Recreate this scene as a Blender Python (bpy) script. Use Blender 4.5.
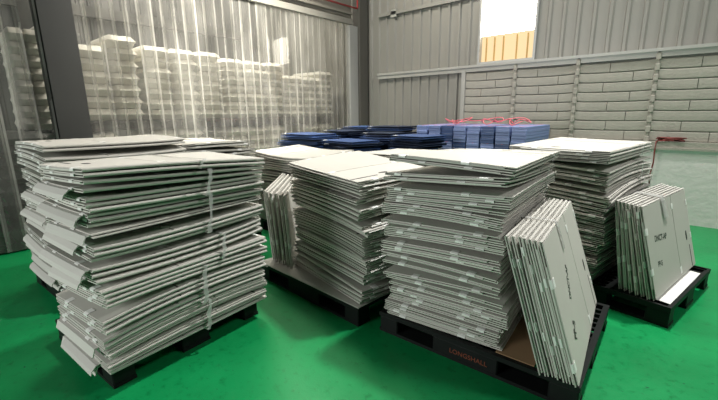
import bpy, math, random
from math import sin, cos, pi, radians
from mathutils import Matrix, Vector

random.seed(7)
scene = bpy.context.scene
COL = scene.collection
for o in list(bpy.data.objects):
    bpy.data.objects.remove(o)

# ------------------------------------------------------------------ camera
# world frame: back wall is the plane Y = 6.67, the strip curtain the plane X = -5.59, eye at 1.5 m
cam_d = bpy.data.cameras.new('camera')
cam_d.sensor_width = 36.0
cam_d.lens = 36.0 * 383.0 / 718.0
cam_d.clip_start = 0.05
cam = bpy.data.objects.new('camera', cam_d)
COL.objects.link(cam)
cam.location = (0, 0, 1.5)
cam.rotation_euler = (Matrix.Rotation(radians(41.2), 3, 'Z') @ Matrix.Rotation(radians(90 - 12.92), 3, 'X')
                      @ Matrix.Rotation(radians(-0.6), 3, 'Z')).to_euler()
scene.camera = cam

# ------------------------------------------------------------------ world, lamps, exposure
world = bpy.data.worlds.new('hall_air')
scene.world = world
world.use_nodes = True
bg = world.node_tree.nodes['Background']
bg.inputs[0].default_value = (1.0, 1.0, 0.98, 1)
bg.inputs[1].default_value = 0.04

def area(name, loc, aim, size, power, color=(1, 1, 1), size_y=None, spread=180):
    d = bpy.data.lights.new(name, 'AREA')
    d.energy = power
    d.color = color
    d.size = size
    if size_y:
        d.shape = 'RECTANGLE'
        d.size_y = size_y
    d.spread = radians(spread)
    o = bpy.data.objects.new(name, d)
    COL.objects.link(o)
    o.location = loc
    o.rotation_euler = (Vector(aim) - Vector(loc)).to_track_quat('-Z', 'Y').to_euler()
    return o

area('overhead_key_or_fill', (-0.45, 5.0, 8.2), (-1.1, 3.0, 0), 0.5, 200, (1.0, 0.98, 0.94), spread=88)
area('front_left_fill', (-3.7, -5.2, 2.3), (-1.6, 2.0, 0.8), 2.4, 280, (1.0, 1.0, 0.98), 2.2)  # unseen fill light, added to brighten the camera-side faces of the stacks
area('overhead_key_or_fill', (4.2, 4.2, 6.6), (-0.5, 4.0, 0.8), 1.0, 210, (1.0, 0.98, 0.95))  # fill added out of view at right, brightens the leaning boxes
area('overhead_key_or_fill', (-2.2, 2.8, 6.4), (-6.3, 3.6, 1.7), 0.8, 150, (1.0, 0.94, 0.84), spread=50)  # fill added overhead, aimed through the curtain to brighten the sacks
area('sack_fill', (-5.9, 3.4, 5.3), (-6.3, 3.4, 1.5), 0.5, 380, (1.0, 0.94, 0.82), 5.0)  # unseen fill added above the curtain gap so the sack fronts are lit

scene.view_settings.view_transform = 'Standard'
scene.view_settings.look = 'None'
scene.view_settings.gamma = 1.0
scene.view_settings.use_curve_mapping = False
scene.view_settings.exposure = 0.0

# ------------------------------------------------------------------ materials
def mat(name, color, rough=0.6, metal=0.0, spec=0.5, noise=None, bump=None, rnd=0.0):
    """noise=(scale, amount, colour2) mottles the colour, bump=(scale, strength), rnd = per-object brightness spread"""
    m = bpy.data.materials.new(name)
    m.use_nodes = True
    nt = m.node_tree
    N, L = nt.nodes, nt.links
    b = N['Principled BSDF']
    b.inputs['Base Color'].default_value = (*color, 1)
    b.inputs['Roughness'].default_value = rough
    b.inputs['Metallic'].default_value = metal
    b.inputs['Specular IOR Level'].default_value = spec
    tc = N.new('ShaderNodeTexCoord')
    src = None
    if noise:
        t = N.new('ShaderNodeTexNoise')
        t.inputs['Scale'].default_value = noise[0]
        t.inputs['Detail'].default_value = 5
        L.new(tc.outputs['Object'], t.inputs['Vector'])
        r = N.new('ShaderNodeMapRange')
        r.inputs[1].default_value = 0.35
        r.inputs[2].default_value = 0.65
        r.inputs[4].default_value = noise[1]
        L.new(t.outputs['Fac'], r.inputs[0])
        mx = N.new('ShaderNodeMix')
        mx.data_type = 'RGBA'
        L.new(r.outputs[0], mx.inputs[0])
        mx.inputs[6].default_value = (*color, 1)
        mx.inputs[7].default_value = (*noise[2], 1)
        src = mx.outputs[2]
    if rnd:
        oi = N.new('ShaderNodeObjectInfo')
        r = N.new('ShaderNodeMapRange')
        r.inputs[3].default_value = 1 - rnd
        r.inputs[4].default_value = 1 + rnd
        L.new(oi.outputs['Random'], r.inputs[0])
        h = N.new('ShaderNodeHueSaturation')
        if src:
            L.new(src, h.inputs['Color'])
        else:
            h.inputs['Color'].default_value = (*color, 1)
        L.new(r.outputs[0], h.inputs['Value'])
        src = h.outputs[0]
    if src:
        L.new(src, b.inputs['Base Color'])
    if bump:
        t = N.new('ShaderNodeTexNoise')
        t.inputs['Scale'].default_value = bump[0]
        t.inputs['Detail'].default_value = 4
        L.new(tc.outputs['Object'], t.inputs['Vector'])
        bp = N.new('ShaderNodeBump')
        bp.inputs['Strength'].default_value = bump[1]
        bp.inputs['Distance'].default_value = 0.02
        L.new(t.outputs['Fac'], bp.inputs['Height'])
        L.new(bp.outputs[0], b.inputs['Normal'])
    return m

M = {}
M['box'] = mat('grey_plastic_board', (0.545, 0.535, 0.49), 0.5, spec=0.3, noise=(3, 0.35, (0.495, 0.49, 0.45)), rnd=0.07)
M['box_in'] = mat('grey_plastic_board_flap', (0.57, 0.565, 0.525), 0.55, rnd=0.07)
M['clip'] = mat('white_plastic_clip', (0.84, 0.85, 0.82), 0.35)
M['hole'] = mat('hole_black', (0.02, 0.02, 0.02), 0.6)
M['ink'] = mat('dark_ink', (0.035, 0.045, 0.035), 0.7)
M['pallet'] = mat('black_plastic', (0.008, 0.010, 0.0095), 0.5, spec=0.18, noise=(9, 0.5, (0.013, 0.015, 0.0145)))
M['orange'] = mat('faded_orange_ink', (0.20, 0.05, 0.022), 0.7)
M['blue'] = mat('blue_plastic_board', (0.042, 0.085, 0.22), 0.45, rnd=0.22)
M['navy'] = mat('navy_plastic_board', (0.012, 0.022, 0.05), 0.45, rnd=0.3)
M['bluelite'] = mat('light_blue_plastic_board', (0.19, 0.26, 0.50), 0.5, rnd=0.10)
M['pink'] = mat('pink_strap', (0.75, 0.13, 0.17), 0.4)
M['red'] = mat('dark_red_strap', (0.22, 0.035, 0.03), 0.6)
M['redpaint'] = mat('red_paint', (0.42, 0.05, 0.05), 0.5)
M['card'] = mat('brown_cardboard', (0.30, 0.19, 0.10), 0.8, noise=(6, 0.4, (0.24, 0.15, 0.08)))
M['paper'] = mat('white_sheet', (0.75, 0.76, 0.72), 0.6)
M['steel'] = mat('dark_grey_painted_steel', (0.045, 0.046, 0.044), 0.5, spec=0.3, noise=(2, 0.5, (0.036, 0.036, 0.034)))
M['galv'] = mat('galvanised_steel', (0.42, 0.43, 0.42), 0.4, 0.35)
M['corr'] = mat('grey_corrugated_sheet', (0.30, 0.295, 0.265), 0.42, 0.15, noise=(1.5, 0.4, (0.265, 0.26, 0.24)))
M['course'] = mat('grey_block_course', (0.385, 0.37, 0.32), 0.75, noise=(14, 0.5, (0.34, 0.33, 0.285)), bump=(40, 0.3))
M['rail'] = mat('grey_steel_rail', (0.42, 0.42, 0.39), 0.4, 0.1)
M['white'] = mat('white_plaster', (0.88, 0.83, 0.83), 0.7, noise=(2.5, 0.5, (0.79, 0.76, 0.75)), bump=(12, 0.3))
M['sack'] = mat('white_woven_sack', (0.82, 0.80, 0.72), 0.5, noise=(7, 0.5, (0.74, 0.71, 0.63)), bump=(30, 0.35), rnd=0.06)
M['greysack'] = mat('dark_grey_sack', (0.21, 0.22, 0.21), 0.45, noise=(5, 0.6, (0.14, 0.15, 0.145)), bump=(14, 0.4), rnd=0.15)
M['lintel'] = mat('brown_grey_panel', (0.19, 0.18, 0.155), 0.5)

def floor_mat():
    m = mat('green_epoxy', (0.012, 0.235, 0.085), 0.30, spec=0.3)
    nt = m.node_tree
    N, L = nt.nodes, nt.links
    b = N['Principled BSDF']
    tc = N.new('ShaderNodeTexCoord')
    n1 = N.new('ShaderNodeTexNoise'); n1.inputs['Scale'].default_value = 1.6; n1.inputs['Detail'].default_value = 8
    n2 = N.new('ShaderNodeTexNoise'); n2.inputs['Scale'].default_value = 18; n2.inputs['Detail'].default_value = 6; n2.inputs['Roughness'].default_value = 0.7
    n3 = N.new('ShaderNodeTexNoise'); n3.inputs['Scale'].default_value = 34; n3.inputs['Detail'].default_value = 2
    mp = N.new('ShaderNodeMapping'); mp.inputs['Scale'].default_value = (0.5, 1.6, 1); mp.inputs['Rotation'].default_value = (0, 0, 0.5)
    L.new(tc.outputs['Object'], mp.inputs[0])
    L.new(tc.outputs['Object'], n1.inputs[0]); L.new(tc.outputs['Object'], n2.inputs[0]); L.new(mp.outputs[0], n3.inputs[0])
    r1 = N.new('ShaderNodeValToRGB')
    r1.color_ramp.elements[0].position = 0.35; r1.color_ramp.elements[0].color = (0.003, 0.195, 0.054, 1)
    r1.color_ramp.elements[1].position = 0.65; r1.color_ramp.elements[1].color = (0.005, 0.255, 0.074, 1)
    L.new(n1.outputs['Fac'], r1.inputs[0])
    r2 = N.new('ShaderNodeValToRGB')
    r2.color_ramp.elements[0].position = 0.30; r2.color_ramp.elements[0].color = (0.6, 0.65, 0.6, 1)
    r2.color_ramp.elements[1].position = 0.46; r2.color_ramp.elements[1].color = (1, 1, 1, 1)
    L.new(n2.outputs['Fac'], r2.inputs[0])
    mx = N.new('ShaderNodeMix'); mx.data_type = 'RGBA'; mx.blend_type = 'MULTIPLY'; mx.inputs[0].default_value = 1
    L.new(r1.outputs[0], mx.inputs[6]); L.new(r2.outputs[0], mx.inputs[7])
    r3 = N.new('ShaderNodeValToRGB')
    r3.color_ramp.elements[0].position = 0.245; r3.color_ramp.elements[0].color = (1, 1, 1, 1)
    r3.color_ramp.elements[1].position = 0.275; r3.color_ramp.elements[1].color = (0, 0, 0, 1)
    L.new(n3.outputs['Fac'], r3.inputs[0])
    mx2 = N.new('ShaderNodeMix'); mx2.data_type = 'RGBA'
    L.new(r3.outputs[0], mx2.inputs[0]); L.new(mx.outputs[2], mx2.inputs[6]); mx2.inputs[7].default_value = (0.012, 0.05, 0.03, 1)
    L.new(mx2.outputs[2], b.inputs['Base Color'])
    rr = N.new('ShaderNodeMapRange'); rr.inputs[3].default_value = 0.22; rr.inputs[4].default_value = 0.5
    L.new(n2.outputs['Fac'], rr.inputs[0]); L.new(rr.outputs[0], b.inputs['Roughness'])
    bp = N.new('ShaderNodeBump'); bp.inputs['Strength'].default_value = 0.12; bp.inputs['Distance'].default_value = 0.01
    L.new(n2.outputs['Fac'], bp.inputs['Height']); L.new(bp.outputs[0], b.inputs['Normal'])
    return m
M['floor'] = floor_mat()

def clear_mat(name, milk, tint, rough, milk_col=(0.85, 0.84, 0.78), scuff_and_glint=True):
    m = bpy.data.materials.new(name)
    m.use_nodes = True
    nt = m.node_tree
    N, L = nt.nodes, nt.links
    N.remove(N['Principled BSDF'])
    out = N['Material Output']
    tr = N.new('ShaderNodeBsdfTransparent'); tr.inputs[0].default_value = (*tint, 1)
    di = N.new('ShaderNodeBsdfTranslucent'); di.inputs[0].default_value = (*milk_col, 1)
    df = N.new('ShaderNodeBsdfDiffuse'); df.inputs[0].default_value = (*milk_col, 1)
    gl = N.new('ShaderNodeBsdfGlossy'); gl.inputs['Roughness'].default_value = rough
    fr = N.new('ShaderNodeFresnel'); fr.inputs[0].default_value = 1.5
    m0 = N.new('ShaderNodeMixShader'); m0.inputs[0].default_value = 0.5
    L.new(di.outputs[0], m0.inputs[1]); L.new(df.outputs[0], m0.inputs[2])
    m1 = N.new('ShaderNodeMixShader'); m1.inputs[0].default_value = milk
    if scuff_and_glint:
        tc = N.new('ShaderNodeTexCoord')
        mp = N.new('ShaderNodeMapping'); mp.inputs['Scale'].default_value = (1, 1.3, 0.5)
        n = N.new('ShaderNodeTexNoise'); n.inputs['Scale'].default_value = 3; n.inputs['Detail'].default_value = 6
        r = N.new('ShaderNodeMapRange'); r.inputs[1].default_value = 0.3; r.inputs[2].default_value = 0.75
        r.inputs[3].default_value = milk * 0.5; r.inputs[4].default_value = milk * 1.9
        L.new(tc.outputs['Object'], mp.inputs[0]); L.new(mp.outputs[0], n.inputs[0]); L.new(n.outputs['Fac'], r.inputs[0])
        oi = N.new('ShaderNodeObjectInfo')
        q = N.new('ShaderNodeMapRange'); q.inputs[3].default_value = 0.7; q.inputs[4].default_value = 1.35
        L.new(oi.outputs['Random'], q.inputs[0])
        sp = N.new('ShaderNodeSeparateXYZ'); L.new(tc.outputs['Generated'], sp.inputs[0])
        e1 = N.new('ShaderNodeMath'); e1.operation = 'SUBTRACT'; e1.inputs[1].default_value = 0.5; L.new(sp.outputs['Y'], e1.inputs[0])
        e2 = N.new('ShaderNodeMath'); e2.operation = 'ABSOLUTE'; L.new(e1.outputs[0], e2.inputs[0])
        e3 = N.new('ShaderNodeMapRange'); e3.inputs[1].default_value = 0.37; e3.inputs[2].default_value = 0.40  # strip edges milkier: the light they catch is put into the mix
        e3.inputs[3].default_value = 1.0; e3.inputs[4].default_value = 2.2; L.new(e2.outputs[0], e3.inputs[0])
        p1 = N.new('ShaderNodeMath'); p1.operation = 'MULTIPLY'; L.new(r.outputs[0], p1.inputs[0]); L.new(q.outputs[0], p1.inputs[1])
        p2 = N.new('ShaderNodeMath'); p2.operation = 'MULTIPLY'; L.new(p1.outputs[0], p2.inputs[0]); L.new(e3.outputs[0], p2.inputs[1])
        L.new(p2.outputs[0], m1.inputs[0])
    L.new(tr.outputs[0], m1.inputs[1]); L.new(m0.outputs[0], m1.inputs[2])
    m2 = N.new('ShaderNodeMixShader')
    L.new(fr.outputs[0], m2.inputs[0]); L.new(m1.outputs[0], m2.inputs[1]); L.new(gl.outputs[0], m2.inputs[2])
    L.new(m2.outputs[0], out.inputs[0])
    return m
M['strip'] = clear_mat('clear_pvc', 0.13, (0.95, 0.95, 0.93), 0.04)
M['strap'] = clear_mat('clear_strapping_film', 0.55, (0.95, 0.95, 0.95), 0.18, (0.95, 0.96, 0.95), scuff_and_glint=False)

def emit(name, col, s):
    m = bpy.data.materials.new(name)
    m.use_nodes = True
    nt = m.node_tree
    nt.nodes.remove(nt.nodes['Principled BSDF'])
    e = nt.nodes.new('ShaderNodeEmission')
    e.inputs[0].default_value = (*col, 1); e.inputs[1].default_value = s
    nt.links.new(e.outputs[0], nt.nodes['Material Output'].inputs[0])
    return m
M['daylight'] = emit('lit_translucent_pane', (1.0, 0.93, 0.78), 15.0)
M['warmpane'] = emit('lit_amber_pane', (1.0, 0.74, 0.42), 1.1)

# ------------------------------------------------------------------ mesh helpers
class MB:
    def __init__(s):
        s.v = []; s.f = []
    def box(s, x0, x1, y0, y1, z0, z1):
        i = len(s.v)
        s.v += [(x0, y0, z0), (x1, y0, z0), (x1, y1, z0), (x0, y1, z0), (x0, y0, z1), (x1, y0, z1), (x1, y1, z1), (x0, y1, z1)]
        s.f += [[i + a for a in q] for q in ((3, 2, 1, 0), (4, 5, 6, 7), (0, 1, 5, 4), (1, 2, 6, 5), (2, 3, 7, 6), (3, 0, 4, 7))]
        return s
    def chamfer(s, x0, x1, y0, y1, z0, z1, c):
        """box with its four upright edges and its top edge cut by c"""
        def ring(z, k):
            return [(x0 + c + k, y0 + k, z), (x1 - c - k, y0 + k, z), (x1 - k, y0 + c + k, z), (x1 - k, y1 - c - k, z),
                    (x1 - c - k, y1 - k, z), (x0 + c + k, y1 - k, z), (x0 + k, y1 - c - k, z), (x0 + k, y0 + c + k, z)]
        i = len(s.v)
        s.v += ring(z0, 0) + ring(z1 - c, 0) + ring(z1, c * 0.8)
        for a in (0, 8):
            for k in range(8):
                s.f.append([i + a + k, i + a + (k + 1) % 8, i + a + 8 + (k + 1) % 8, i + a + 8 + k])
        s.f.append([i + 7 - k for k in range(8)]); s.f.append([i + 16 + k for k in range(8)])
        return s
    def path(s, pts, t, us, fn, closed=False):
        """a sheet: centre line pts [(v,z)] of thickness t, swept along the stations us; fn(u,v,z)->(x,y,z)"""
        n = len(pts); i0 = len(s.v); nu = len(us)
        nrm = []
        for k in range(n):
            a = pts[max(k - 1, 0)]; b = pts[min(k + 1, n - 1)]
            dv, dz = b[0] - a[0], b[1] - a[1]; l = math.hypot(dv, dz) or 1
            nrm.append((-dz / l, dv / l))
        for u in us:
            for sg in (-0.5, 0.5):
                for k in range(n):
                    s.v.append(fn(u, pts[k][0] + nrm[k][0] * t * sg, pts[k][1] + nrm[k][1] * t * sg))
        w = 2 * n
        def id(a, side, k): return i0 + a * w + side * n + k
        for a in range(nu - 1):
            for k in range(n - 1):
                s.f.append([id(a, 1, k), id(a + 1, 1, k), id(a + 1, 1, k + 1), id(a, 1, k + 1)])
                s.f.append([id(a, 0, k + 1), id(a + 1, 0, k + 1), id(a + 1, 0, k), id(a, 0, k)])
            s.f.append([id(a, 0, 0), id(a + 1, 0, 0), id(a + 1, 1, 0), id(a, 1, 0)])
            s.f.append([id(a, 1, n - 1), id(a + 1, 1, n - 1), id(a + 1, 0, n - 1), id(a, 0, n - 1)])
        for a, r in ((0, False), (nu - 1, True)):
            for k in range(n - 1):
                q = [id(a, 0, k), id(a, 1, k), id(a, 1, k + 1), id(a, 0, k + 1)]
                s.f.append(q[::-1] if r else q)
        return s
    def tube(s, pts, r, seg=8):
        pts = [Vector(p) for p in pts]; i0 = len(s.v)
        for k, p in enumerate(pts):
            d = (pts[min(k + 1, len(pts) - 1)] - pts[max(k - 1, 0)]).normalized()
            a = d.cross(Vector((0, 0, 1)))
            if a.length < 0.1: a = d.cross(Vector((1, 0, 0)))
            a.normalize(); b = d.cross(a)
            for j in range(seg):
                t = 2 * pi * j / seg
                s.v.append(tuple(p + a * r * cos(t) + b * r * sin(t)))
        for k in range(len(pts) - 1):
            for j in range(seg):
                s.f.append([i0 + k * seg + j, i0 + k * seg + (j + 1) % seg, i0 + (k + 1) * seg + (j + 1) % seg, i0 + (k + 1) * seg + j])
        s.f.append([i0 + seg - 1 - j for j in range(seg)]); s.f.append([i0 + (len(pts) - 1) * seg + j for j in range(seg)])
        return s
    def mesh(s, name, m, smooth=False):
        me = bpy.data.meshes.new(name)
        me.from_pydata(s.v, [], s.f)
        me.materials.append(m)
        if smooth:
            me.polygons.foreach_set('use_smooth', [True] * len(me.polygons))
        me.update()
        return me
    def obj(s, name, m, parent=None, smooth=False):
        return link(name, s.mesh(name, m, smooth), parent)

def link(name, me, parent=None, loc=None, rot=None):
    o = bpy.data.objects.new(name, me)
    COL.objects.link(o)
    if parent: o.parent = parent
    if loc: o.location = loc
    if rot: o.rotation_euler = rot
    return o

def tag(o, label, cat, group=None, kind=None):
    o['label'] = label; o['category'] = cat
    if group: o['group'] = group
    if kind: o['kind'] = kind
    return o

def thing(name, label, cat, loc, rotz=0, group=None):
    o = bpy.data.objects.new(name, None)
    o.empty_display_size = 0.1
    COL.objects.link(o)
    o.location = loc; o.rotation_euler = (0, 0, rotz)
    return tag(o, label, cat, group)

def struct(name, mb, m, smooth=False):
    o = mb.obj(name, m, None, smooth)
    o['kind'] = 'structure'
    return o

ORD = ['', 'first', 'second', 'third', 'fourth', 'fifth', 'sixth', 'seventh', 'eighth', 'ninth', 'tenth', 'eleventh', 'twelfth',
       'thirteenth', 'fourteenth', 'fifteenth', 'sixteenth', 'seventeenth', 'eighteenth', 'nineteenth', 'twentieth',
       'twenty-first', 'twenty-second', 'twenty-third', 'twenty-fourth', 'twenty-fifth', 'twenty-sixth']
def rank(i, n, top='topmost', bot='lowest'):
    """place of item i (0 = lowest) in a pile of n"""
    t = n - i
    if t == 1: return top
    if i == 0: return bot
    return ORD[t] + ' from top' if t <= (n + 1) // 2 else ORD[i + 1] + ' from bottom'

# ------------------------------------------------------------------ setting: floor and walls
WY, WX = 6.67, -5.59
struct('floor', MB().box(-10, 6, -6, WY + 0.2, -0.1, 0), M['floor'])

def corrugated(mb, axis, c, a0, a1, z0, z1, pitch=0.2, rib=0.05, h=0.028, inward=-1):
    """trapezoid ribbed sheet; axis 'y' = plane Y=c running along X, 'x' = plane X=c running along Y"""
    prof = []
    a = a0
    while a < a1 - 1e-6:
        for da, hh in ((0, 0), (pitch - rib - 0.02, 0), (pitch - rib - 0.005, h), (pitch - 0.02, h)):
            if a + da <= a1: prof.append((a + da, hh))
        a += pitch
    prof.append((a1, 0))
    i0 = len(mb.v)
    for z in (z0, z1):
        for p, hh in prof:
            mb.v.append((p, c + inward * hh, z) if axis == 'y' else (c - inward * hh, p, z))
    n = len(prof)
    for k in range(n - 1):
        mb.f.append([i0 + k, i0 + k + 1, i0 + n + k + 1, i0 + n + k])

# back wall: corrugated above the rail with a tall window opening, block courses below it
w = MB()
WX0, WX1, WZ0, WZ1 = -3.05, -2.10, 2.28, 3.42
corrugated(w, 'y', WY, -10, WX0, 0.0, 6.2)
corrugated(w, 'y', WY, WX0, WX1, WZ1, 6.2)
corrugated(w, 'y', WY, WX1, 3.6, 0.0, 6.2)
corrugated(w, 'y', WY, WX0, WX1, 0.0, WZ0)
struct('wall_back', w, M['corr'])

# window: frame, glazing bars, ribbed translucent pane lit by the day, lower pane amber
f = MB()
t = 0.035
f.box(WX0, WX0 + t, WY - 0.05, WY + 0.06, WZ0, WZ1).box(WX1 - t, WX1, WY - 0.05, WY + 0.06, WZ0, WZ1)
f.box(WX0 + t, WX1 - t, WY - 0.05, WY + 0.06, WZ0, WZ0 + t).box(WX0 + t, WX1 - t, WY - 0.05, WY + 0.06, WZ1 - t, WZ1)
win = struct('window_1', f, M['galv'])
p = MB(); corrugated(p, 'y', WY + 0.04, WX0 + t, WX1 - t, WZ0 + 0.46, WZ1 - t, 0.11, 0.03, 0.015)
p.obj('upper_pane', M['daylight'], win)
p = MB(); corrugated(p, 'y', WY + 0.045, WX0 + t, WX1 - t, WZ0 + t, WZ0 + 0.46, 0.15, 0.05, 0.015)
p.obj('lower_pane', M['warmpane'], win)
p = MB()
for x in (-2.93, -2.79, -2.64, -2.42, -2.25):
    p.box(x, x + 0.02, WY - 0.0, WY + 0.02, WZ0 + t, WZ0 + 0.42)
p.obj('glazing_bar', mat('amber_bar', (0.55, 0.33, 0.10), 0.5), win)

# block courses between pilasters, each course sagging a little between its posts
posts = [-3.27, -2.37, -1.46, -0.52, 0.42, 1.36, 2.3]
Z0, NC, HC = 1.08, 8, 0.1345
c = MB()
rnd = random.Random(3)
for a, b in zip(posts[:-1], posts[1:]):
    for r in range(NC):
        z0 = Z0 + r * HC
        cut = a + (b - a) * ((0.42 if r % 2 else 0.7) + rnd.uniform(-0.06, 0.06))
        for x0, x1 in ((a, cut - 0.004), (cut + 0.004, b)):
            us = [x0 + (x1 - x0) * k / 5 for k in range(6)]
            def fn(u, v, z, a=a, b=b, z0=z0):
                s = (u - a) / (b - a)
                return (u, WY - 0.06 + v, z0 + z - 0.018 * (1 - (2 * s - 1) ** 4) * (0.5 + 0.5 * (z0 - Z0) / 1.0))
            i0 = len(c.v)
            # cross-section of one course: a soft-edged block face
            sec = [(0.03, 0.006), (0.004, 0.008), (-0.004, 0.016), (-0.006, HC * 0.5), (-0.004, HC - 0.012), (0.004, HC - 0.004), (0.03, HC - 0.002)]
            for u in us:
                for v, z in sec: c.v.append(fn(u, v, z))
            n = len(sec)
            for k in range(5):
                for j in range(n - 1):
                    c.f.append([i0 + k * n + j, i0 + (k + 1) * n + j, i0 + (k + 1) * n + j + 1, i0 + k * n + j + 1])
            c.f.append([i0 + j for j in range(n)][::-1]); c.f.append([i0 + 5 * n + j for j in range(n)])
struct('wall_back_blockwork', c, M['course'])
b_ = MB().box(posts[0] - 0.04, 3.6, WY - 0.045, WY - 0.03, 1.0, 2.16)
struct('wall_back_mortar', b_, mat('dark_mortar', (0.20, 0.20, 0.18), 0.9))
for k, x in enumerate(posts):
    b_ = MB()
    for r in range(NC + (1 if k else 1)):
        z = Z0 - 0.02 + r * HC
        b_.chamfer(x - 0.028, x + 0.028, WY - 0.10, WY - 0.03, z, z + HC * 0.62, 0.008)
        b_.chamfer(x - 0.018, x + 0.018, WY - 0.085, WY - 0.03, z + HC * 0.62, z + HC, 0.005)
    if k == 0:
        b_ = MB().box(x - 0.035, x + 0.035, WY - 0.09, WY - 0.03, 0.9, 2.2)
    struct('trim_%d' % (k + 1), b_, M['rail'] if k == 0 else M['course'])
b_ = MB().box(-5.2, 3.6, WY - 0.11, WY - 0.03, 2.235, 2.275).box(-5.2, 3.6, WY - 0.085, WY - 0.03, 2.165, 2.235)
struct('trim_8', b_, M['rail'])
b_ = MB().box(-5.2, WX0 - 0.1, WY - 0.09, WY - 0.03, 3.36, 3.42)
struct('trim_9', b_, M['corr'])
# low white wall and its ledge
b_ = MB().box(-3.3, 3.6, WY - 0.14, WY - 0.03, 0.0, 0.97)
struct('wall_back_plinth', b_, M['white'])
b_ = MB().box(-3.3, 3.6, WY - 0.17, WY - 0.03, 0.97, 1.0).box(-3.3, 3.6, WY - 0.15, WY - 0.03, 1.0, 1.075)
struct('trim_10', b_, M['course'])

# left side: lintel above the strip curtain, header rail, columns
b_ = MB().box(WX - 0.12, WX + 0.0, -6, 6.2, 3.36, 4.6).box(WX, WX + 0.05, -6, 6.2, 3.40, 3.44).box(WX, WX + 0.03, -6, 6.2, 3.95, 4.0)
struct('trim_11', b_, M['lintel'])
def h_column(n, x, y0, y1, d, m):
    mb = MB()
    mb.box(x - 0.014, x, y0, y1, 0, 6.2).box(x - d, x - d + 0.014, y0, y1, 0, 6.2)
    mb.box(x - d + 0.014, x - 0.014, (y0 + y1) / 2 - 0.008, (y0 + y1) / 2 + 0.008, 0, 6.2)
    struct('trim_%d' % n, mb, m)
h_column(12, WX + 0.16, 1.085, 1.40, 0.30, M['steel'])
struct('trim_13', MB().box(WX - 0.1, WX + 0.09, 6.36, 6.62, 0, 6.2), mat('corner_column_paint', (0.10, 0.097, 0.085), 0.5))
struct('trim_14', MB().box(WX - 0.06, WX + 0.05, 6.10, 6.345, 0, 3.2), M['galv'])
# store room behind the curtain
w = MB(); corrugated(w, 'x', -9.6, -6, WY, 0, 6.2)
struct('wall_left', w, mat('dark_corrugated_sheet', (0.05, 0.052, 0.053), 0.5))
b_ = MB()
for y in (1.6, 4.0, 6.2): b_.box(-9.55, -9.4, y, y + 0.18, 0, 6.2)
b_.box(-9.55, -9.42, -6, 6.5, 3.4, 3.6).box(-9.55, -9.42, -6, 6.5, 4.4, 4.55)
struct('trim_15', b_, M['steel'])

# ------------------------------------------------------------------ strip curtain
cur = thing('strip_curtain', 'clear plastic strip curtain hanging in front of stacked white sacks', 'curtain', (WX, 3.6, 0))
MB().box(-0.02, 0.045, -6.0, 2.62, 3.22, 3.262).box(0.0, 0.02, -6.0, 2.62, 3.262, 3.33).obj('header_rail', mat('grey_header_rail', (0.23, 0.225, 0.20), 0.5), cur)
rnd = random.Random(11)
y = -0.6; k = 0
while y < 6.1:
    if 1.0 < y < 1.12: y = 1.22
    wd = 0.2
    off = 0.006 if k % 2 else -0.004
    bow = rnd.uniform(0.0002, 0.002) * rnd.choice((1, 1, -1)); yaw = rnd.gauss(0, 0.006); lean = rnd.gauss(0, 0.003)
    if rnd.random() < 0.12: bow = 0.016 * rnd.choice((1, -1)); yaw = rnd.gauss(0, 0.1)
    mb = MB()
    pts = [(-wd / 2 + wd * j / 6, bow * (1 - (2 * j / 6 - 1) ** 2) + yaw * (-wd / 2 + wd * j / 6)) for j in range(7)]
    zs = [0.02 + (3.22 - 0.02) * j / 8 for j in range(9)]
    ph = rnd.uniform(0, 6)
    def fn(u, v, z, yc=y + wd / 2 - 3.6, off=off, lean=lean, ph=ph):
        s = (3.22 - u) / 3.2
        return (z * (0.3 + 0.7 * s) + off + s * 0.006 * sin(ph + 2.2 * s), v + yc + lean * s, u)
    for u in zs:
        for v, z in pts: mb.v.append(fn(u, v, z))
    for a in range(8):
        for q in range(6):
            mb.f.append([a * 7 + q, a * 7 + q + 1, a * 7 + q + 8, a * 7 + q + 7])
    mb.obj('strip', M['strip'], cur, True)
    y += 0.150; k += 1

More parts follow.
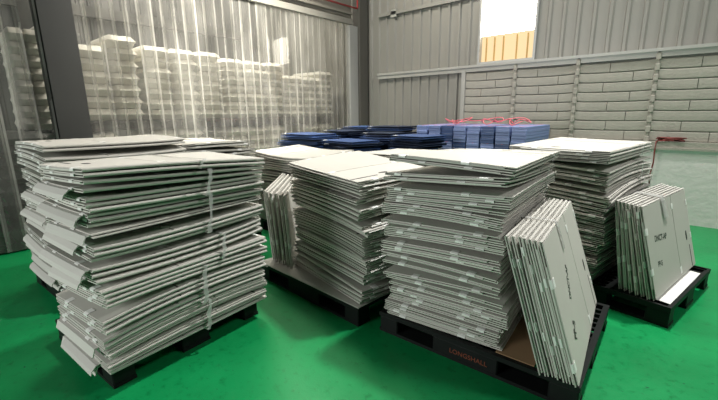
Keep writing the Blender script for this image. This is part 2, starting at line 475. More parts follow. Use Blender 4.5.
# ------------------------------------------------------------------ pallets
def make_pallet(name, label, L, W, loc, rotz, rim=False, m=None, text=False, H=0.145, group=None):
    m = m or M['pallet']
    t = thing(name, label, 'pallet', loc, rotz, group)
    d = MB(); hl, hw = L / 2, W / 2; zd = H - 0.028
    bw = 0.034
    d.box(-hl, hl, -hw, -hw + bw, zd, H).box(-hl, hl, hw - bw, hw, zd, H)
    d.box(-hl, -hl + bw, -hw + bw, hw - bw, zd, H).box(hl - bw, hl, -hw + bw, hw - bw, zd, H)
    nx, ny = 9, 14
    for i in range(1, nx):
        x = -hl + bw + (L - 2 * bw) * i / nx
        d.box(x - 0.02, x + 0.02, -hw + bw, hw - bw, zd, H)
    for i in range(1, ny):
        y = -hw + bw + (W - 2 * bw) * i / ny
        for a in range(nx):
            xa = -hl + bw + (L - 2 * bw) * a / nx + (0.02 if a else 0)
            xb = -hl + bw + (L - 2 * bw) * (a + 1) / nx - (0.02 if a < nx - 1 else 0)
            d.box(xa, xb, y - 0.011, y + 0.011, zd + 0.004, H - 0.004)
    if rim:
        d.box(-hl, hl, -hw, -hw + 0.02, H, H + 0.012).box(-hl, hl, hw - 0.02, hw, H, H + 0.012)
        d.box(-hl, -hl + 0.02, -hw + 0.02, hw - 0.02, H, H + 0.012).box(hl - 0.02, hl, -hw + 0.02, hw - 0.02, H, H + 0.012)
    d.obj('deck', m, t)
    xs = [(-hl, -hl + 0.15), (-0.21, 0.21), (hl - 0.15, hl)]
    ys = [(-hw, -hw + 0.13), (-0.1, 0.1), (hw - 0.13, hw)]
    for (x0, x1) in xs:
        for (y0, y1) in ys:
            f = MB().chamfer(x0 + 0.004, x1 - 0.004, y0 + 0.004, y1 - 0.004, 0.022, zd, 0.006)
            f.obj('foot', m, t)
    for (y0, y1) in ys:
        MB().box(-hl, hl, y0 + 0.003, y1 - 0.003, 0.0, 0.022).obj('runner', m, t)
    return t

def text_mesh(s, size, depth=0.0012, bold=0.0):
    cu = bpy.data.curves.new('print', 'FONT')
    cu.body = s; cu.size = size; cu.extrude = depth; cu.offset = bold; cu.align_x = 'CENTER'; cu.align_y = 'CENTER'
    o = bpy.data.objects.new('print', cu)
    COL.objects.link(o)
    dg = bpy.context.evaluated_depsgraph_get(); dg.update()
    me = bpy.data.meshes.new_from_object(o.evaluated_get(dg))
    bpy.data.objects.remove(o); bpy.data.curves.remove(cu)
    me.name = 'print'
    return me

PH = 0.145
make_pallet('plastic_pallet', 'black plastic pallet under the front left stack of grey boxes', 0.86, 1.02, (-2.735, 0.955, 0), radians(5))
make_pallet('plastic_pallet', 'black plastic pallet under the left stack beside the dark column', 1.0, 1.06, (-3.95, 1.07, 0), radians(4))
make_pallet('plastic_pallet', 'black plastic pallet topped with a grey board under the middle stack', 1.28, 1.04, (-2.25, 2.40, 0), radians(-3))
pf = make_pallet('plastic_pallet', 'black plastic pallet with orange lettering under the front right stack', 1.24, 1.07, (-0.90, 2.475, 0), radians(2.0))
pt = link('lettering', text_mesh('LONGSHALL', 0.042), pf, (0.03, -0.5325, 0.062), (pi / 2, 0, 0))
pt.data.materials.append(M['orange']); pt.scale = (1, 1, 1)
pt['label'] = 'faded orange lettering'
make_pallet('plastic_pallet', 'black rimmed plastic pallet on the right before the white low wall', 1.2, 1.09, (-0.447, 3.877, 0), radians(-11.5), True)
make_pallet('plastic_pallet', 'black plastic pallet behind, under the low stack by the blue boxes', 1.1, 0.85, (-2.15, 3.52, 0), radians(-4))
make_pallet('plastic_pallet', 'black plastic pallet under the stack between left and middle stacks', 1.06, 0.8, (-3.76, 3.22, 0), 0)
make_pallet('plastic_pallet', 'black plastic pallet under the rear left stack before the curtain', 1.06, 0.84, (-4.3, 2.12, 0), 0)

# ------------------------------------------------------------------ folded boxes
U, V = 1.06, 0.79      # long and short side of one folded box
KZ = 1.35               # boards and folds: thickness factor
SEAM = 0.12            # fold line between the wide and the narrow panel

def box_meshes(bend, flip, rnd, U=U, V=V, mb_main=None, mb_flap=None, op=0.0, droop=0.0):
    """one folded box lying flat, base at z = 0: returns [(part name, mesh, label)]"""
    A = mb_main or M['box']; B = mb_flap or M['box_in']
    s = -1 if flip else 1
    hu, hv = U / 2, V / 2
    pull = rnd.uniform(-0.004, 0.014); pull2 = rnd.uniform(-0.004, 0.0)
    def fn_v(u, v, z):                     # paths swept along u
        zz = z * KZ + op * (0.5 - v / V) * (1 if z > 0.0075 else 0)
        return (s * u, s * v, zz + bend(s * u, s * v))
    us = [-hu + U * k / 8 for k in range(9)]
    out = []
    r = 0.0046
    curl = [(hv - r + r * sin(pi * k / 4), 0.0070 - r * cos(pi * k / 4)) for k in range(5)]
    lo = MB().path([(-hv + (V - r) * k / 6, 0.0024) for k in range(6)] + curl, 0.0044, us, fn_v)
    out.append(('lower_panel', lo.mesh('lower_panel', A), None))
    vs = [-hv + pull + (V - r - 0.004 - pull) * k / 5 for k in range(6)]
    fr = MB().path([(v, 0.0116) for v in vs], 0.0044, [-hu + (SEAM - 0.004 + hu) * k / 5 for k in range(6)], fn_v)
    out.append(('wide_panel', fr.mesh('wide_panel', A), None))
    sd = MB().path([(v + pull2, 0.0116) for v in vs], 0.0044, [SEAM + 0.004 + (hu - SEAM - 0.004) * k / 4 for k in range(5)], fn_v)
    out.append(('narrow_panel', sd.mesh('narrow_panel', A), None))
    # tucked end flaps that peep out of both short ends and droop
    for sg, nm in ((-1, 'end_flap'), (1, 'end_flap')):
        ext = rnd.uniform(0.0015, 0.014); dr = rnd.uniform(0.0, 0.0045)
        def fn_u(v, a, z, sg=sg):
            zz = z * KZ + op * (0.5 - v / V) * 0.5
            return (s * sg * a, s * v * 1.0, zz + bend(s * sg * min(a, hu), s * v))
        pts = [(hu - 0.09, 0.007), (hu - 0.002, 0.007), (hu + ext * 0.5, 0.0068 - dr * 0.4), (hu + ext, 0.0068 - dr)]
        if rnd.random() < droop:
            e = rnd.uniform(0.026, 0.05)
            pts = [(hu - 0.09, 0.007), (hu - 0.002, 0.007), (hu + 0.02, 0.006), (hu + e, -0.010), (hu + e + 0.008, -0.026)]
        elif droop: pts = [(hu - 0.09, 0.007), (hu - 0.002, 0.007), (hu + 0.006, 0.0068)]
        v0 = rnd.uniform(0.02, 0.12); v1 = rnd.uniform(0.02, 0.14)
        sv = [-hv + v0 + (V - v0 - v1) * k / 5 for k in range(6)]
        e = MB().path(pts, 0.0046, sv, fn_u)
        out.append((nm, e.mesh(nm, B), None))
    # white clips folded round the edges
    def clip(u, v, du, dv, along_u):
        c = MB()
        us2 = [u - du, u, u + du]
        c.path([(v - dv, 0.0142), (v - dv * 0.3, 0.0149), (v + dv * 0.3, 0.0149), (v + dv, 0.0142)], 0.0014, us2, fn_v)
        return c
    wv = [rnd.uniform(-0.09, 0.09) for _ in range(4)]
    e1 = clip(SEAM, -hv + 0.06, 0.022, 0.028, True)
    out.append(('clip', e1.mesh('clip', M['clip']), None))
    e2 = clip(SEAM, hv - 0.10, 0.022, 0.024, True)
    out.append(('clip', e2.mesh('clip', M['clip']), None))
    for eg, sv_ in ((-1, -0.25 * V + wv[0]), (-1, 0.28 * V + wv[1]), (1, -0.22 * V + wv[2]), (1, 0.28 * V + wv[3])):      # clips over the short edges
        c = MB()
        def fn_c(v, a, z, eg=eg):
            return (s * eg * a, s * v, z * KZ + bend(s * eg * min(a, hu), s * v) + op * (0.5 - v / V) * 0.5)
        c.path([(hu - 0.035, 0.0148), (hu - 0.004, 0.0148), (hu + 0.006, 0.011), (hu + 0.006, 0.003)], 0.0016, [sv_ - 0.024, sv_ - 0.006, sv_ + 0.006, sv_ + 0.024], fn_c)
        out.append(('clip', c.mesh('clip', M['clip']), None))
    # hand hole and slot on the narrow panel, uncut: inner shade painted as black
    h = MB()
    pts = []
    for k in range(16):
        a = 2 * pi * k / 16
        ca, sa_ = cos(a), sin(a)
        pts.append((0.39 + 0.018 * ca, -0.05 + 0.030 * sa_ + (0.012 if sa_ > 0 else -0.012)))
    i0 = len(h.v)
    for z in (0.0136, 0.0144):
        for (u, v) in pts: h.v.append(fn_v(u, v, z))
    for k in range(16): h.f.append([k, (k + 1) % 16, 16 + (k + 1) % 16, 16 + k])
    h.f.append(list(range(16, 32))); h.f.append(list(range(15, -1, -1)))
    out.append(('hand_hole', h.mesh('hand_hole', M['hole']), None))
    h = MB().path([(-hv + 0.016, 0.0140), (-hv + 0.10, 0.0140), (-0.14, 0.0140)], 0.0008, [0.43, 0.445], fn_v)
    out.append(('slot', h.mesh('slot', M['hole']), None))
    return out

def place_box(parts, label, loc, rot, group, name='folded_box', cat='box'):
    t = thing(name, label, cat, loc, 0, group)
    t.rotation_euler = rot
    for nm, me, lb in parts:
        o = link(nm, me, t)
        if lb: o['label'] = lb
    return t

GRID = [(a / 10, b / 6) for a in range(-5, 6) for b in range(-3, 4)]
def bend_fn(c):
    a, tu, tv, tw, b, d = c
    def f(u, v):
        x, y = u / U * 2, v / V * 2
        return a * x * x + tu * x + tv * y + tw * x * y + b * y * y + d * x * x * x
    return f

def build_stack(where, x, y, rz, ztop, n, seed, amp=1.0, tilt=(0, 0), curve=(0, 0), strap_at=None, per=(1, 3), top_n=None, jit=0.02,
                z0=PH, group=None, straps=True, V=V, lean=(0, 0), su=1.0, flip_p=0.8, droop=0.0):
    """n boxes from z0 to ztop; boxes come in bundles that share their bend, offset and turn"""
    rnd = random.Random(seed)
    bundles = []
    k = 0
    while k < n:
        m = min(rnd.randint(*per), n - k)
        if n - k - m == 1: m += 1
        bundles.append(m); k += m
    plan = []
    w = [0.0] * 6; sd = (0.0075, 0.0065, 0.006, 0.005, 0.004, 0.002); px = py = pr = 0.0
    for j, m in enumerate(bundles):
        h = j / max(len(bundles) - 1, 1)
        w = [0.72 * q + rnd.gauss(0, d) * amp * 0.7 for q, d in zip(w, sd)]
        k = min(1, 0.15 + h * 6)
        c = (w[0] * k + curve[0] * h, w[1] * k + tilt[0] * h, w[2] * k + tilt[1] * h, w[3] * k, w[4] * k + curve[1] * h, w[5] * k)
        px = 0.75 * px + rnd.gauss(0, jit * 0.5); py = 0.75 * py + rnd.gauss(0, jit * 0.5); pr = 0.7 * pr + rnd.gauss(0, 0.009)
        lim = lambda q: max(-1.5 * jit, min(1.5 * jit, q))
        plan.append(dict(m=m, c=c, flip=rnd.random() < flip_p, dx=lim(px) + h * (lean[0] * cos(rz) + lean[1] * sin(rz)), dy=lim(py) + h * (lean[1] * cos(rz) - lean[0] * sin(rz)), rz=pr, op=rnd.choice((0.0005, 0.001, 0.003, 0.006))))
    TH = 0.0216
    def run(gap):
        r2 = random.Random(seed + 5)
        top = {g: z0 for g in GRID}; zs = []
        for p in plan:
            bf = bend_fn(p['c'])
            sg = -1 if p['flip'] else 1
            for i in range(p['m']):
                z = max(top[g] - bf(g[0] * U, g[1] * V) for g in GRID) + 0.0016 + gap * r2.uniform(0.3, 1.7)
                if not zs: z = max(z, z0 + 0.001 - min(bf(g[0] * U, g[1] * V) for g in GRID))
                zs.append(z)
                for g in GRID: top[g] = z + TH + bf(g[0] * U, g[1] * V) + p['op'] * (0.5 - sg * g[1])
        return zs, max(top.values())
    base_c = [p['c'] for p in plan]
    def scaled(k):
        for p, c in zip(plan, base_c): p['c'] = tuple(q * k for q in c)
    lo, hi = 0.0, 2.2
    for _ in range(14):
        k = (lo + hi) / 2; scaled(k)
        if run(0.0012)[1] > ztop: hi = k
        else: lo = k
    scaled(lo); kk = lo
    lo, hi = 0.0, 0.02
    for _ in range(16):
        g = (lo + hi) / 2
        if run(g)[1] > ztop: hi = g
        else: lo = g
    zs, zt = run(lo)
    print('STACK', where, 'n', n, 'amp', round(kk, 2), 'gap', round(lo, 4), 'top', round(zt, 3), 'want', ztop)
    i = 0
    tied = []; ntie = 0
    grp = group or ('folded boxes of ' + where)
    for p in plan:
        bf = bend_fn(p['c'])
        r2 = random.Random(seed * 31 + i)
        zlo = zs[i]
        for q in range(p['m']):
            ex, ey = rnd.gauss(0, 0.006), rnd.gauss(0, 0.006)
            px, py = p['dx'] + ex, p['dy'] + ey
            if top_n is not None and i < n - top_n:
                i += 1; continue
            parts = box_meshes(bf, p['flip'], rnd, V=V, op=p['op'], droop=droop)
            lab = 'grey folded plastic box, %s of %s' % (rank(i, n) if top_n is None or i == n - 1 else ORD[n - i] + ' from top', where)
            t = place_box(parts, lab, (x + px * cos(rz) - py * sin(rz), y + px * sin(rz) + py * cos(rz), zs[i]), (0, 0, rz + p['rz'] + rnd.gauss(0, 0.003)), grp)
            t.scale = (su, 1, 1)
            i += 1
        if top_n is not None: continue
        tied.append((p, zlo, i))
        if strap_at is not None and (len(tied) >= 3 or p is plan[-1]):
            p0, zlo, _ = tied[0]; b0, b1 = bend_fn(p0['c']), bf
            us = strap_at + rnd.uniform(-0.11, 0.11)
            zt_ = zs[i - 1] + TH + 0.0009 + p['op']
            hv = V / 2 + 0.028
            mb = MB(); ns = 8
            ring = [(-hv + 2 * hv * k / ns, 0) for k in range(ns + 1)] + [(hv - 2 * hv * k / ns, 1) for k in range(ns + 1)]
            full = []
            for q, (v, tp) in enumerate(ring):
                full.append((v, tp, 0.0))
                if q in (ns, 2 * ns + 1):
                    for e in (0.2, 0.4, 0.6, 0.8): full.append((v * rnd.uniform(1.0, 1.012), e if tp == 0 else 1 - e, 1.0))
            ring = full
            for v, tp, cr in ring:
                sh = 0.03 * tp + rnd.uniform(-0.012, 0.012) * cr
                wd = rnd.uniform(0.008, 0.018)
                for du in (-wd, wd):
                    z = tp * (zt_ + b1(us + du, v)) + (1 - tp) * (zlo - 0.0005 + b0(us + du, v))
                    mb.v.append((us + du + sh + rnd.uniform(-0.003, 0.003), v, z))
            nn = len(ring)
            for k in range(nn):
                a, b2 = 2 * k, 2 * ((k + 1) % nn)
                mb.f.append([a, b2, b2 + 1, a + 1])
            o = mb.obj('strap', M['strap'])
            px, py = (p['dx'] + p0['dx']) / 2, (p['dy'] + p0['dy']) / 2
            o.location = (x + px * cos(rz) - py * sin(rz), y + px * sin(rz) + py * cos(rz), 0)
            o.rotation_euler = (0, 0, rz + (p['rz'] + p0['rz']) / 2)
            ntie += 1
            tag(o, 'clear plastic strap round the %s bundle of %s' % ('topmost' if p is plan[-1] else ORD[ntie] + ' lowest' if ntie > 1 else 'lowest', where), 'strap', 'straps of ' + where)
            tied = []
    if top_n is not None:
        # the lower boxes, out of sight behind other stacks
        mb = MB(); r3 = random.Random(seed + 9)
        zend = min(zs[n - top_n] + min(bend_fn(p['c'])(gx * U, gy * V) for gx, gy in GRID) for p in plan[-1:]) - 0.016
        for p in plan:
            pass
        zz = z0
        while zz + 0.02 < zend:
            dx, dy = r3.uniform(-0.015, 0.015), r3.uniform(-0.015, 0.015)
            for a in (0.0, 0.011):
                mb.box(-U / 2 + dx, U / 2 + dx, -V / 2 + dy, V / 2 + dy, zz + a + 0.0005, zz + a + 0.006)
            zz += 0.0205
        o = mb.obj('folded_box_pile', M['box'])
        o.location = (x, y, 0); o.rotation_euler = (0, 0, rz)
        tag(o, 'grey folded boxes beneath the top ones of ' + where, 'box pile', kind='stuff')

R = radians
build_stack('the front left stack', -2.534, 0.928, R(95), 1.262, 32, 21, amp=1.3, tilt=(-0.018, -0.012), strap_at=0.10, jit=0.022, V=0.66, lean=(0.02, 0.085), droop=0.28)
build_stack('the left stack beside the dark column', -3.93, 1.07, R(94), 1.30, 33, 22, amp=1.4, tilt=(-0.01, 0.0), jit=0.03, droop=0.28)
build_stack('the middle stack', -2.06, 2.365, R(-11), 1.135, 27, 23, amp=1.3, tilt=(-0.028, 0.012), jit=0.018, z0=PH + 0.008, su=0.93)
build_stack('the front right stack', -1.108, 2.485, R(94.5), 1.245, 31, 24, amp=1.4, tilt=(-0.006, -0.012), strap_at=0.30, jit=0.018, V=0.77, flip_p=0.15)
build_stack('the right rear stack', -0.755, 3.885, R(80), 1.225, 31, 25, amp=1.3, tilt=(0.004, 0.0), strap_at=0.22, jit=0.03, z0=PH + 0.014)
build_stack('the stack between left and middle stacks', -3.76, 3.22, 0, 1.06, 27, 26, amp=1.3, jit=0.02, top_n=19)
build_stack('the rear left stack before the curtain', -4.25, 2.10, R(-3), 1.22, 32, 27, amp=1.5, jit=0.03, top_n=8)
build_stack('the low stack before the blue boxes', -2.2, 3.38, R(-6), 1.115, 29, 28, amp=1.0, jit=0.02, top_n=5)

# grey board on the middle pallet
o = MB().path([(-0.52, 0.0), (0, 0.0), (0.52, 0)], 0.005, [-0.645, 0, 0.645], lambda u, v, z: (u, v, z)).obj('board', M['box'])
o.location = (-2.25, 2.40, PH + 0.0035); o.rotation_euler = (0, 0, R(-3))
tag(o, 'thin grey board lying on the pallet under the middle stack', 'board')

# leaning boxes ------------------------------------------------------
flat = lambda u, v: 0.0
def print_mark(s, size):
    me = text_mesh(s, size, 0.0003, 0.0022); me.materials.append(M['ink']); return me

def lean(parts, label, base, ang, tilt, group, marks=None, V=V):
    """stand a box on its long edge: ang = heading of the long side, tilt = lean away from its outer face"""
    d = Vector((cos(ang), sin(ang), 0)); n = Vector((sin(ang), -cos(ang), 0))        # n = outward, to the right of d
    up = Vector((0, 0, 1)) * cos(tilt) - n * sin(tilt); nn = n * cos(tilt) + Vector((0, 0, 1)) * sin(tilt)
    mtx = Matrix((d, up, nn)).transposed()
    loc = Vector(base) + d * (U / 2) + up * (V / 2)
    t = place_box(parts, label, loc, mtx.to_euler(), group)
    for (s, size, u, v, rot, sc) in (marks or []):
        o = link('print_mark', print_mark(s, size), t, (u, v, 0.0142 * KZ + 0.002 * (0.5 - v / V)), (0, 0, rot)); o.scale = (sc, 1, 1)
    return t

rr = random.Random(5)
NL = 7
for k in range(NL):
    parts = box_meshes(bend_fn((rr.gauss(0, 0.001), 0, 0, rr.gauss(0, 0.001), rr.gauss(0, 0.001), 0)), False, rr, V=0.755, op=0.002)
    base = (-0.283 - 0.028 * k, 1.935 + rr.uniform(-0.012, 0.02), PH + 0.004)
    nm = ['outermost', 'second from outside', 'third from outside', 'fourth from outside', 'third from inside', 'second from inside', 'innermost'][k]
    marks = [('DNCT-AP', 0.060, -0.20, 0.05, R(62), 0.72), ('PP-5', 0.075, -0.33, -0.17, R(62), 0.72)] if k == 0 else None
    lean(parts, 'grey folded box leaning on the front right stack, ' + nm + (', with dark print' if k == 0 else ''), base, R(96), R(18.0 - 0.1 * k), 'boxes leaning on the front right stack', marks=marks, V=0.755)
for k in range(7):
    parts = box_meshes(bend_fn((rr.gauss(0, 0.001), 0, 0, rr.gauss(0, 0.001), rr.gauss(0, 0.001), 0)), False, rr, V=0.685, op=0.002)
    base = (-0.075 - 0.036 * k, 3.262 + rr.uniform(-0.008, 0.02) + 0.010 * k, PH + 0.014)
    nm = ['outermost', 'second from outside', 'third from outside', 'fourth from outside', 'third from inside', 'second from inside', 'innermost'][k]
    marks = [('DNCT-AP', 0.062, -0.24, 0.06, R(-6), 1.0), ('PP-5', 0.055, -0.33, -0.12, R(-6), 1.0)] if k == 0 else None
    lean(parts, 'grey folded box leaning on the right rear stack, ' + nm + (', with dark print' if k == 0 else ''), base, R(79), R(14.5 - 0.9 * k), 'boxes leaning on the right rear stack', marks=marks, V=0.685)
for k in range(6):
    parts = box_meshes(flat, False, rr, V=0.66, op=0.002)
    base = (-2.55 - 0.060 * k, 1.985 + 0.004 * k + rr.uniform(-0.01, 0.01), PH + 0.0085)
    nm = ['rightmost', 'second from the right', 'third from the right', 'third from the left', 'second from the left', 'leftmost'][k]
    lean(parts, 'grey folded box standing on edge left of the middle stack, ' + nm, base, R(133), R(3.0 + 0.2 * k), 'boxes standing beside the middle stack', V=0.66)

# loose things on the pallets
o = MB().path([(-0.105, 0.0), (0.0, 0.0), (0.105, 0.0)], 0.005, [-0.28, 0.0, 0.04, 0.28], lambda u, v, z: (v, u, z)).obj('cardboard', M['card'])
o.location = (-0.605, 2.26, PH + 0.004); o.rotation_euler = (0, 0, R(2))
tag(o, 'brown cardboard sheet on the pallet between the front right stack and its leaning boxes', 'cardboard')
o = MB().path([(-0.06, 0.0), (0.0, 0.002), (0.06, 0.0)], 0.003, [-0.42, 0.0, 0.42], lambda u, v, z: (u, v, z)).obj('white_sheet', M['paper'])
o.location = (0.045, 3.74, PH + 0.003); o.rotation_euler = (0, 0, R(79))
tag(o, 'white sheet lying on the rimmed pallet beside the leaning boxes', 'sheet')

def band(label, base, ang, tilt0, tilt1, V, along, thick, w, group):
    """a clear film band laid over the top edges of a leaning group"""
    d = Vector((cos(ang), sin(ang), 0)); n = Vector((sin(ang), -cos(ang), 0)); P = []
    for dist, t, h in ((0.028, tilt0, V - 0.16), (0.028, tilt0, V - 0.02), (0.016, tilt0, V + 0.010), (-thick * 0.5, (tilt0 + tilt1) / 2, V + 0.016), (-thick, tilt1, V + 0.010), (-thick - 0.006, tilt1, V - 0.1)):
        up = Vector((0, 0, 1)) * cos(t) - n * sin(t); nn = n * cos(t) + Vector((0, 0, 1)) * sin(t)
        P.append(Vector(base) + up * h + (nn * dist if dist > 0 else n * dist))
    mb = MB(); r3 = random.Random(2)
    for p in P:
        for e in (-w / 2, w / 2): mb.v.append(tuple(p + d * (along + e + r3.uniform(-0.01, 0.01))))
    for k in range(len(P) - 1): mb.f.append([2 * k, 2 * k + 1, 2 * k + 3, 2 * k + 2])
    tag(mb.obj('film_band', M['strap']), label, 'film band', group)
band('clear film band over the boxes leaning on the front right stack', (-0.283, 1.935, PH + 0.004), R(96), R(18), R(17.4), 0.755, 0.42, 0.175, 0.035, None)
band('clear film band over the boxes leaning on the right rear stack', (-0.075, 3.262, PH + 0.014), R(79), R(14.5), R(9.1), 0.685, 0.45, 0.22, 0.09, None)

# ------------------------------------------------------------------ blue boxes behind
def blue_bundle(label, loc, rz, w, d, h, layers, group, m, seed):
    r = random.Random(seed)
    t = thing('blue_box_bundle', label, 'box bundle', loc, rz, group)
    mb = MB(); th = h / layers
    for k in range(layers):
        a, b = r.uniform(-0.004, 0.004), r.uniform(-0.006, 0.006)
        mb.chamfer(-w / 2 + 0.008 + a, w / 2 - 0.008 + a, -d / 2 + b, d / 2 + b, k * th, (k + 1) * th - 0.003, 0.004)
    mb.obj('sheets', m, t)
    s = MB()
    s.box(-0.006, 0.006, -d / 2, d / 2, h - 0.003, h - 0.0008)
    s.obj('binding_strap', M['pink'], t)
    return t
NXB, NZB = 8, 5
BH = (1.30 - PH) / NZB
for i in range(2):
    make_pallet('plastic_pallet', 'black plastic pallet under the %s half of the blue bundle block' % ('left', 'right')[i], 0.81, 1.0, (-2.84 + 0.82 * i, 5.6, 0), 0)
for i in range(NXB):
    for j in range(NZB):
        blue_bundle('blue strapped box bundle, %s column from left, %s layer of the blue block' % (ORD[i + 1], rank(j, NZB)),
                    (-3.15 + 0.204 * i, 5.58 + rr.uniform(-0.012, 0.012), PH + 0.001 + BH * j), rr.gauss(0, 0.006), 0.201, 1.02, BH - 0.002, 6, 'blue bundles in the block by the wall',
                    M['bluelite'] if (i + j) % 3 else M['blue'], 100 + i * 9 + j)
# loose pink strap ends on the blue block
for q, (x0, y0) in enumerate([(-2.75, 5.3), (-2.3, 5.45), (-1.85, 5.35)]):
    pts = []
    for k in range(26):
        a = k * 0.55
        pts.append((x0 + 0.28 * sin(a * 0.7 + q) * (0.4 + 0.02 * k), y0 + 0.22 * cos(a + q), 1.302 + 0.006 + 0.028 * (1 + sin(a * 1.7 + q)) + (0.002 * k)))
    o = MB().tube(pts, 0.006, 5).obj('loose_strap', M['pink'], None, True)
    tag(o, 'tangled pink strap lying on the %s of the blue bundle block' % ('left part', 'middle', 'right part')[q], 'strap', 'pink straps on the blue block')

def blue_stack(where, x, y, rz, ztop, nvis, seed, w=0.8, d=0.62, dark=0.4):
    r = random.Random(seed)
    make_pallet('plastic_pallet', 'black plastic pallet under ' + where, w + 0.02, d + 0.02, (x, y, 0), rz)
    th = 0.034
    zb = ztop - nvis * th
    mb = MB(); z = PH + 0.001
    n = int((zb - z) / th)
    step = (zb - z) / n
    for k in range(n):
        a, b = r.uniform(-0.02, 0.02), r.uniform(-0.02, 0.02)
        mb.box(-w / 2 + a, w / 2 + a, -d / 2 + b, d / 2 + b, z, z + step * 0.42).box(-w / 2 + a, w / 2 + a, -d / 2 + b, d / 2 + b, z + step * 0.5, z + step * 0.92)
        z += step
    o = mb.obj('folded_blue_box_pile', M['blue'])
    o.location = (x, y, 0); o.rotation_euler = (0, 0, rz)
    tag(o, 'folded blue boxes beneath the top ones of ' + where, 'box pile', kind='stuff')
    for k in range(nvis):
        m = M['navy'] if r.random() < dark else M['blue']
        t = thing('folded_blue_box', '%s folded box, %s of %s' % ('navy' if m is M['navy'] else 'blue', rank(k, nvis, bot='last loose one'), where), 'box',
                  (x + r.uniform(-0.05, 0.05), y + r.uniform(-0.05, 0.05), zb + k * th), rz + r.gauss(0, 0.10), 'loose folded boxes of ' + where)
        f0 = lambda u, v, z: (u, v, z)
        rd = 0.011
        curl = [(d / 2 - rd + rd * sin(pi * q / 5), 0.015 - rd * cos(pi * q / 5)) for q in range(6)]
        MB().path([(-d / 2, 0.004)] + curl, 0.006, [-w / 2, 0, w / 2], f0).obj('lower_panel', m, t)
        MB().path([(-d / 2, 0.026), (d / 2 - rd - 0.005, 0.026)], 0.006, [-w / 2, 0, w / 2], f0).obj('upper_panel', m, t)
        if k == nvis - 1 or r.random() < 0.3:
            MB().box(-w / 2 + 0.04, -w / 2 + 0.10, -d / 2 - 0.004, -d / 2 + 0.05, 0.0292, 0.031).obj('clip', M['clip'], t)
for nm, x, y, rz, zt, nv, sd, w_, d_, dk in (
        ('the blue pile nearest the curtain', -4.45, 3.92, 8, 1.20, 7, 41, 0.72, 0.5, 0.35),
        ('the low blue pile behind the middle stack', -3.62, 3.98, -14, 1.13, 8, 42, 0.66, 0.5, 0.5),
        ('the blue pile by the corner column', -4.72, 5.45, 0, 1.25, 6, 43, 0.62, 0.5, 0.6),
        ('the dark blue pile next to the corner', -3.95, 5.35, 5, 1.27, 6, 44, 0.66, 0.55, 0.75),
        ('the blue pile beside the strapped bundle block', -2.90, 4.55, -6, 1.19, 8, 45, 0.56, 0.5, 0.6),
        ('the blue pile third from the curtain', -4.35, 4.65, -10, 1.22, 7, 46, 0.6, 0.5, 0.5),
        ('the blue pile before the dark corner pile', -3.62, 4.70, 12, 1.20, 7, 47, 0.52, 0.5, 0.5)):
    blue_stack(nm, x, y, R(rz), zt, nv, sd, w=w_, d=d_, dark=dk)

# ------------------------------------------------------------------ sacks behind the curtain
def sack_mesh(L, W, H, seed, m):
    r = random.Random(seed)
    mb = MB(); nu, nv = 12, 8
    p = [r.uniform(0, 6) for _ in range(6)]
    def pt(i, j, sgn):
        a = -1 + 2 * i / nu; b = -1 + 2 * j / nv
        ea = (1 - abs(a) ** 16) ** 0.4 if abs(a) < 1 else 0; eb = (1 - abs(b) ** 14) ** 0.4 if abs(b) < 1 else 0
        h = ea * eb
        wob = 0.06 * sin(3 * a + p[0]) * cos(4 * b + p[1]) + 0.04 * sin(9 * b + p[2] + 2 * a)
        x = a * L / 2 * (1 - 0.04 * abs(b) ** 6); y = b * W / 2 * (1 - 0.05 * abs(a) ** 4)
        return (x, y, H / 2 + sgn * H / 2 * h * (0.95 + 0.6 * wob))
    for sgn in (-1, 1):
        i0 = len(mb.v)
        for i in range(nu + 1):
            for j in range(nv + 1): mb.v.append(pt(i, j, sgn))
        for i in range(nu):
            for j in range(nv):
                q = [i0 + i * (nv + 1) + j, i0 + (i + 1) * (nv + 1) + j, i0 + (i + 1) * (nv + 1) + j + 1, i0 + i * (nv + 1) + j + 1]
                mb.f.append(q if sgn > 0 else q[::-1])
    return mb.mesh('sack', m, True)

def load(where, x0, y0, y1, z0, z1, cols, layers, depth, m, seed, name='sack', colour='white'):
    r = random.Random(seed)
    W = (y1 - y0) / cols; H = (z1 - z0) / layers
    protos = [sack_mesh(depth, W * 0.985, H * 1.0, seed + k, m) for k in range(3)]
    for j in range(layers):
        for i in range(cols):
            if colour == 'white' and j == layers - 1 and r.random() < 0.15: continue
            o = link(name, protos[r.randrange(3)], None, (x0 - depth / 2 + r.uniform(-0.03, 0.03), y0 + W * (i + 0.5) + r.uniform(-0.003, 0.003), z0 + H * j + 0.002), (0, 0, r.gauss(0, 0.004)))
            col = ['left', 'middle', 'right'][i] if cols == 3 else (['left', 'right'][i] if cols == 2 else 'only')
            tag(o, '%s %s sack, %s layer of %s' % (colour, col, rank(j, layers), where), 'sack', '%s sacks of %s' % (colour, where))
grey_p = mat('grey_plastic', (0.03, 0.031, 0.031), 0.5)
XS = -6.22
spots = [('first load by the column', 1.16, 2.33, 2.58), ('second load from the column', 2.38, 3.62, 2.49), ('third load from the column', 3.67, 4.95, 2.43), ('load nearest the corner', 5.0, 6.3, 2.36)]
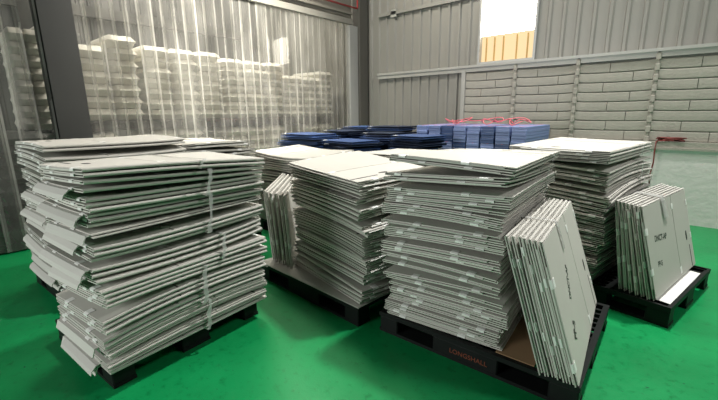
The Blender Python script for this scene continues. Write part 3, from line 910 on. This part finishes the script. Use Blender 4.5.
for k, (nm, a, b, zt) in enumerate(spots):
    for lv, z0 in ((0, 0.0), (1, 1.27)):
        make_pallet('plastic_pallet', 'grey pallet under the %s sacks of the %s' % (('lower', 'upper')[lv], nm), 1.0, b - a - 0.02, (XS - 0.52, (a + b) / 2, z0), 0, m=grey_p, group=None)
        load('the %s %s' % (('lower', 'upper')[lv], nm), XS, a, b, z0 + 0.147, (1.25, zt)[lv], 3, 7, 1.0, M['sack'], 200 + 10 * k + lv)
load('the heap left of the column', -5.72, -0.35, 1.03, 0.0, 1.32, 3, 9, 0.9, M['greysack'], 300, colour='dark grey')
load('the tower left of the column', -5.85, 0.86, 1.15, 1.33, 2.46, 2, 8, 0.7, M['sack'], 310)

# ------------------------------------------------------------------ small things
fp = thing('fire_pipe', 'red fire pipe running along the panel above the curtain', 'pipe', (WX + 0.05, 5.0, 3.54))
MB().tube([(0, -5, 0), (0, 1.32, 0)], 0.016, 10).obj('pipe_run', M['redpaint'], fp, True)
MB().tube([(0, 1.32, 0), (0, 1.34, 0.02), (0, 1.34, 0.5)], 0.016, 10).obj('riser', M['redpaint'], fp, True)
jb = thing('wall_box', 'small pale box fixed high on the back wall beside the corner column', 'wall box', (-4.82, WY - 0.03, 3.38))
MB().chamfer(-0.07, 0.07, -0.06, 0.0, -0.07, 0.07, 0.01).obj('housing', M['rail'], jb)
MB().tube([(0, -0.06, 0), (0, -0.075, 0)], 0.022, 12).obj('lens', M['hole'], jb)
rs = thing('red_strap', 'bunched dark red strap on the ledge with one end hanging down the white wall', 'strap', (-0.25, WY - 0.12, 1.075))
pts = [(-0.16 + 0.30 * ((k * 7) % 31) / 31 + 0.03 * sin(k * 2.1), -0.015 + 0.03 * cos(k * 1.7), 0.012 + 0.022 * (1 + sin(k * 0.9))) for k in range(60)]
MB().tube(pts, 0.007, 5).obj('bunch', M['red'], rs, True)
MB().tube([(-0.12, 0.0, 0.02), (-0.15, -0.055, 0.0), (-0.152, -0.062, -0.10), (-0.145, -0.06, -0.28), (-0.165, -0.06, -0.48), (-0.15, -0.06, -0.58)], 0.009, 6).obj('hanging_end', M['red'], rs, True)
